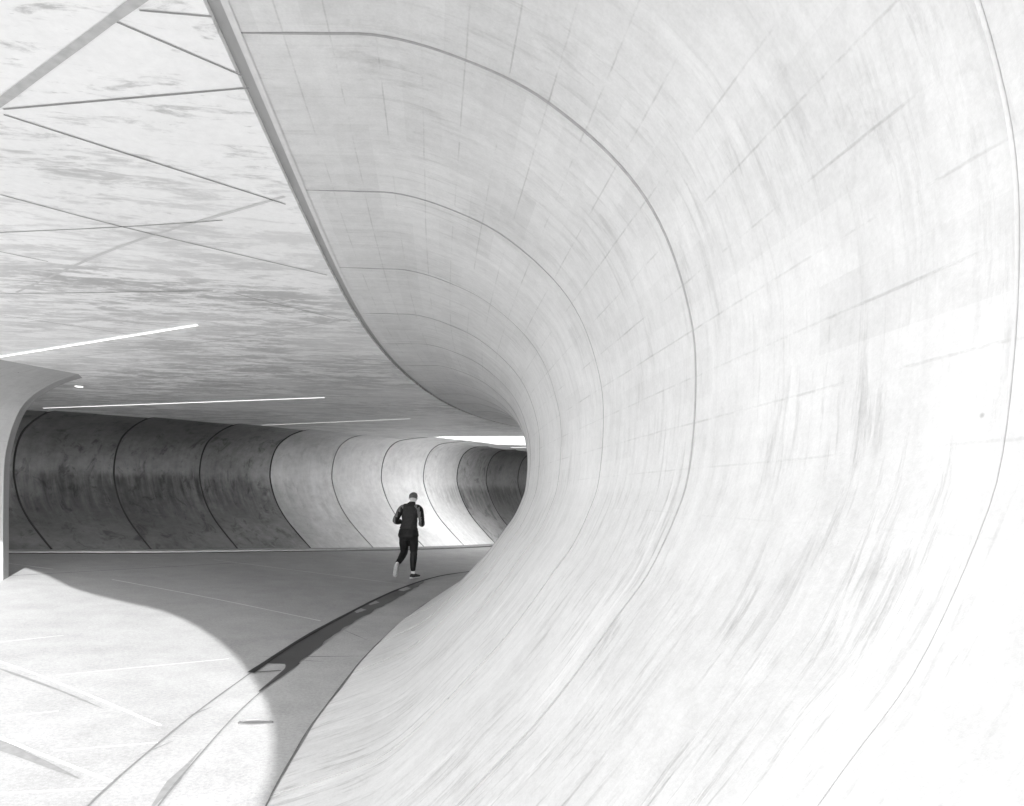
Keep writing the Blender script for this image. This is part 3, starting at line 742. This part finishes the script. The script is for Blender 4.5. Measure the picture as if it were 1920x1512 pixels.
armL = [(-.20, .03, 1.405, .055, .058), (-.255, .005, 1.36, .052, .056), (-.305, -.05, 1.25, .044, .048), (-.345, -.085, 1.165, .041, .044), (-.325, -.01, 1.135, .042, .042), (-.285, .09, 1.13, .036, .036), (-.25, .17, 1.14, .027, .025)]
armR = [(.075, .03, 1.405, .055, .058), (.125, .005, 1.36, .052, .056), (.155, -.05, 1.25, .044, .048), (.172, -.085, 1.16, .041, .044), (.166, -.01, 1.10, .042, .042), (.150, .09, 1.075, .036, .036), (.135, .17, 1.07, .027, .025)]
def hand(w, d, side):
    """palm, four curled fingers of unequal length and a thumb from the side of the palm"""
    w = Vector(w); d = Vector(d).normalized(); up = Vector((0, 0, 1)); up = (up - d * up.dot(d)).normalized(); inn = d.cross(up) * side
    at = lambda a, b, c: tuple(w + d * a + up * b + inn * c)
    ch = [[at(-.01, 0, 0) + (.024, .02), at(.03, 0, 0) + (.033, .018), at(.08, 0, 0) + (.036, .015), at(.095, 0, 0) + (.03, .012)]]
    for k, (o_, l_) in enumerate(((.029, .070), (.010, .078), (-.010, .072), (-.028, .058))):
        ch.append([at(.085, o_, 0) + (.010, .010), at(.085 + l_ * .45, o_, .006) + (.0095, .0095), at(.085 + l_ * .62, o_, .03) + (.009, .009), at(.085 + l_ * .42, o_, .052) + (.008, .008)])
    ch.append([at(.02, .03, .004) + (.012, .012), at(.05, .052, .018) + (.0105, .0105), at(.085, .052, .034) + (.009, .009)])
    return ch
hands = hand((-.25, .17, 1.14), (.45, .85, .12), 1) + hand((.135, .17, 1.07), (-.25, .95, .0), -1)
body = cloth('person', [torso, head, nose, legR, legL, footR, footL, armL, armR] + ears + hands, .0075, M_SKIN, None)
tag(body, 'runner seen from behind in dark vest, grey sleeves and black leggings, one foot kicked back', 'person')
vest = [[(-.097, .0, .985, .185, .135), (-.090, .005, 1.06, .168, .122), (-.078, .015, 1.15, .156, .114), (-.078, .03, 1.28, .170, .128), (-.066, .035, 1.37, .190, .125), (-.058, .035, 1.425, .168, .105), (-.045, .04, 1.465, .098, .078), (-.032, .045, 1.505, .068, .066), (-.03, .048, 1.53, .066, .064)]]
cloth('vest', vest, .009, M_VEST, body, wrinkle=.007)
def sleeve_pick(ch):
    def f_(c):
        b = min(ch, key=lambda r: (Vector(r[:3]) - c).length_squared)
        return 1 if c.x > b[0] + .004 else 0
    return f_
cloth('sleeve', grow([[(-.13, .035, 1.40, .055, .06)] + armL[:-1]], .018), .008, [M_SLEEVE, M_BLACK], body, pick=sleeve_pick(armL), wrinkle=.004)
cloth('sleeve', grow([[(.01, .035, 1.40, .055, .06)] + armR[:-1]], .018), .008, [M_SLEEVE, M_BLACK], body, pick=sleeve_pick(armR), wrinkle=.004)
hips = [(-.098, .0, .78, .170, .13), (-.10, -.005, .86, .210, .155), (-.098, .0, .94, .196, .138), (-.095, .005, 1.03, .160, .11)]
cloth('leggings', [hips] + grow([legR[:-1], legL[:-1]], .014), .008, M_BLACK, body, wrinkle=.003)
cap = [(-.017, .075, 1.578, .072, .092), (-.016, .083, 1.60, .082, .103), (-.015, .087, 1.645, .086, .107), (-.013, .085, 1.685, .075, .093), (-.012, .08, 1.713, .04, .05)]
cloth('cap', [cap], .007, M_CAP, body, wrinkle=.004)
cloth('sock', [[(-.010, .0, .155, .038, .041), (-.013, -.005, .085, .040, .048)]], .006, M_SOLE, body)
cloth('sock', [[(-.283, -.196, .33, .036, .038), (-.297, -.238, .275, .036, .044)]], .006, M_SOLE, body)
sR = cloth('shoe', grow([footR], .012), .006, M_SHOE, body)
cloth('sole', [[(-.045, -.085, .018, .030, .016), (-.015, -.02, .016, .044, .018), (.025, .055, .016, .044, .016), (.07, .13, .016, .044, .016), (.098, .185, .022, .028, .014)]], .006, M_SOLE, sR)
sL = cloth('shoe', grow([footL], .012), .006, M_SHOEL, body); sL['label'] = 'pale shoe kicked back with its sole showing'
cloth('sole', [[(-.288, -.285, .34, .030, .014), (-.298, -.285, .28, .040, .015), (-.312, -.262, .20, .043, .015), (-.328, -.228, .11, .045, .014), (-.338, -.192, .055, .028, .012)]], .006, M_SOLEW, sL)
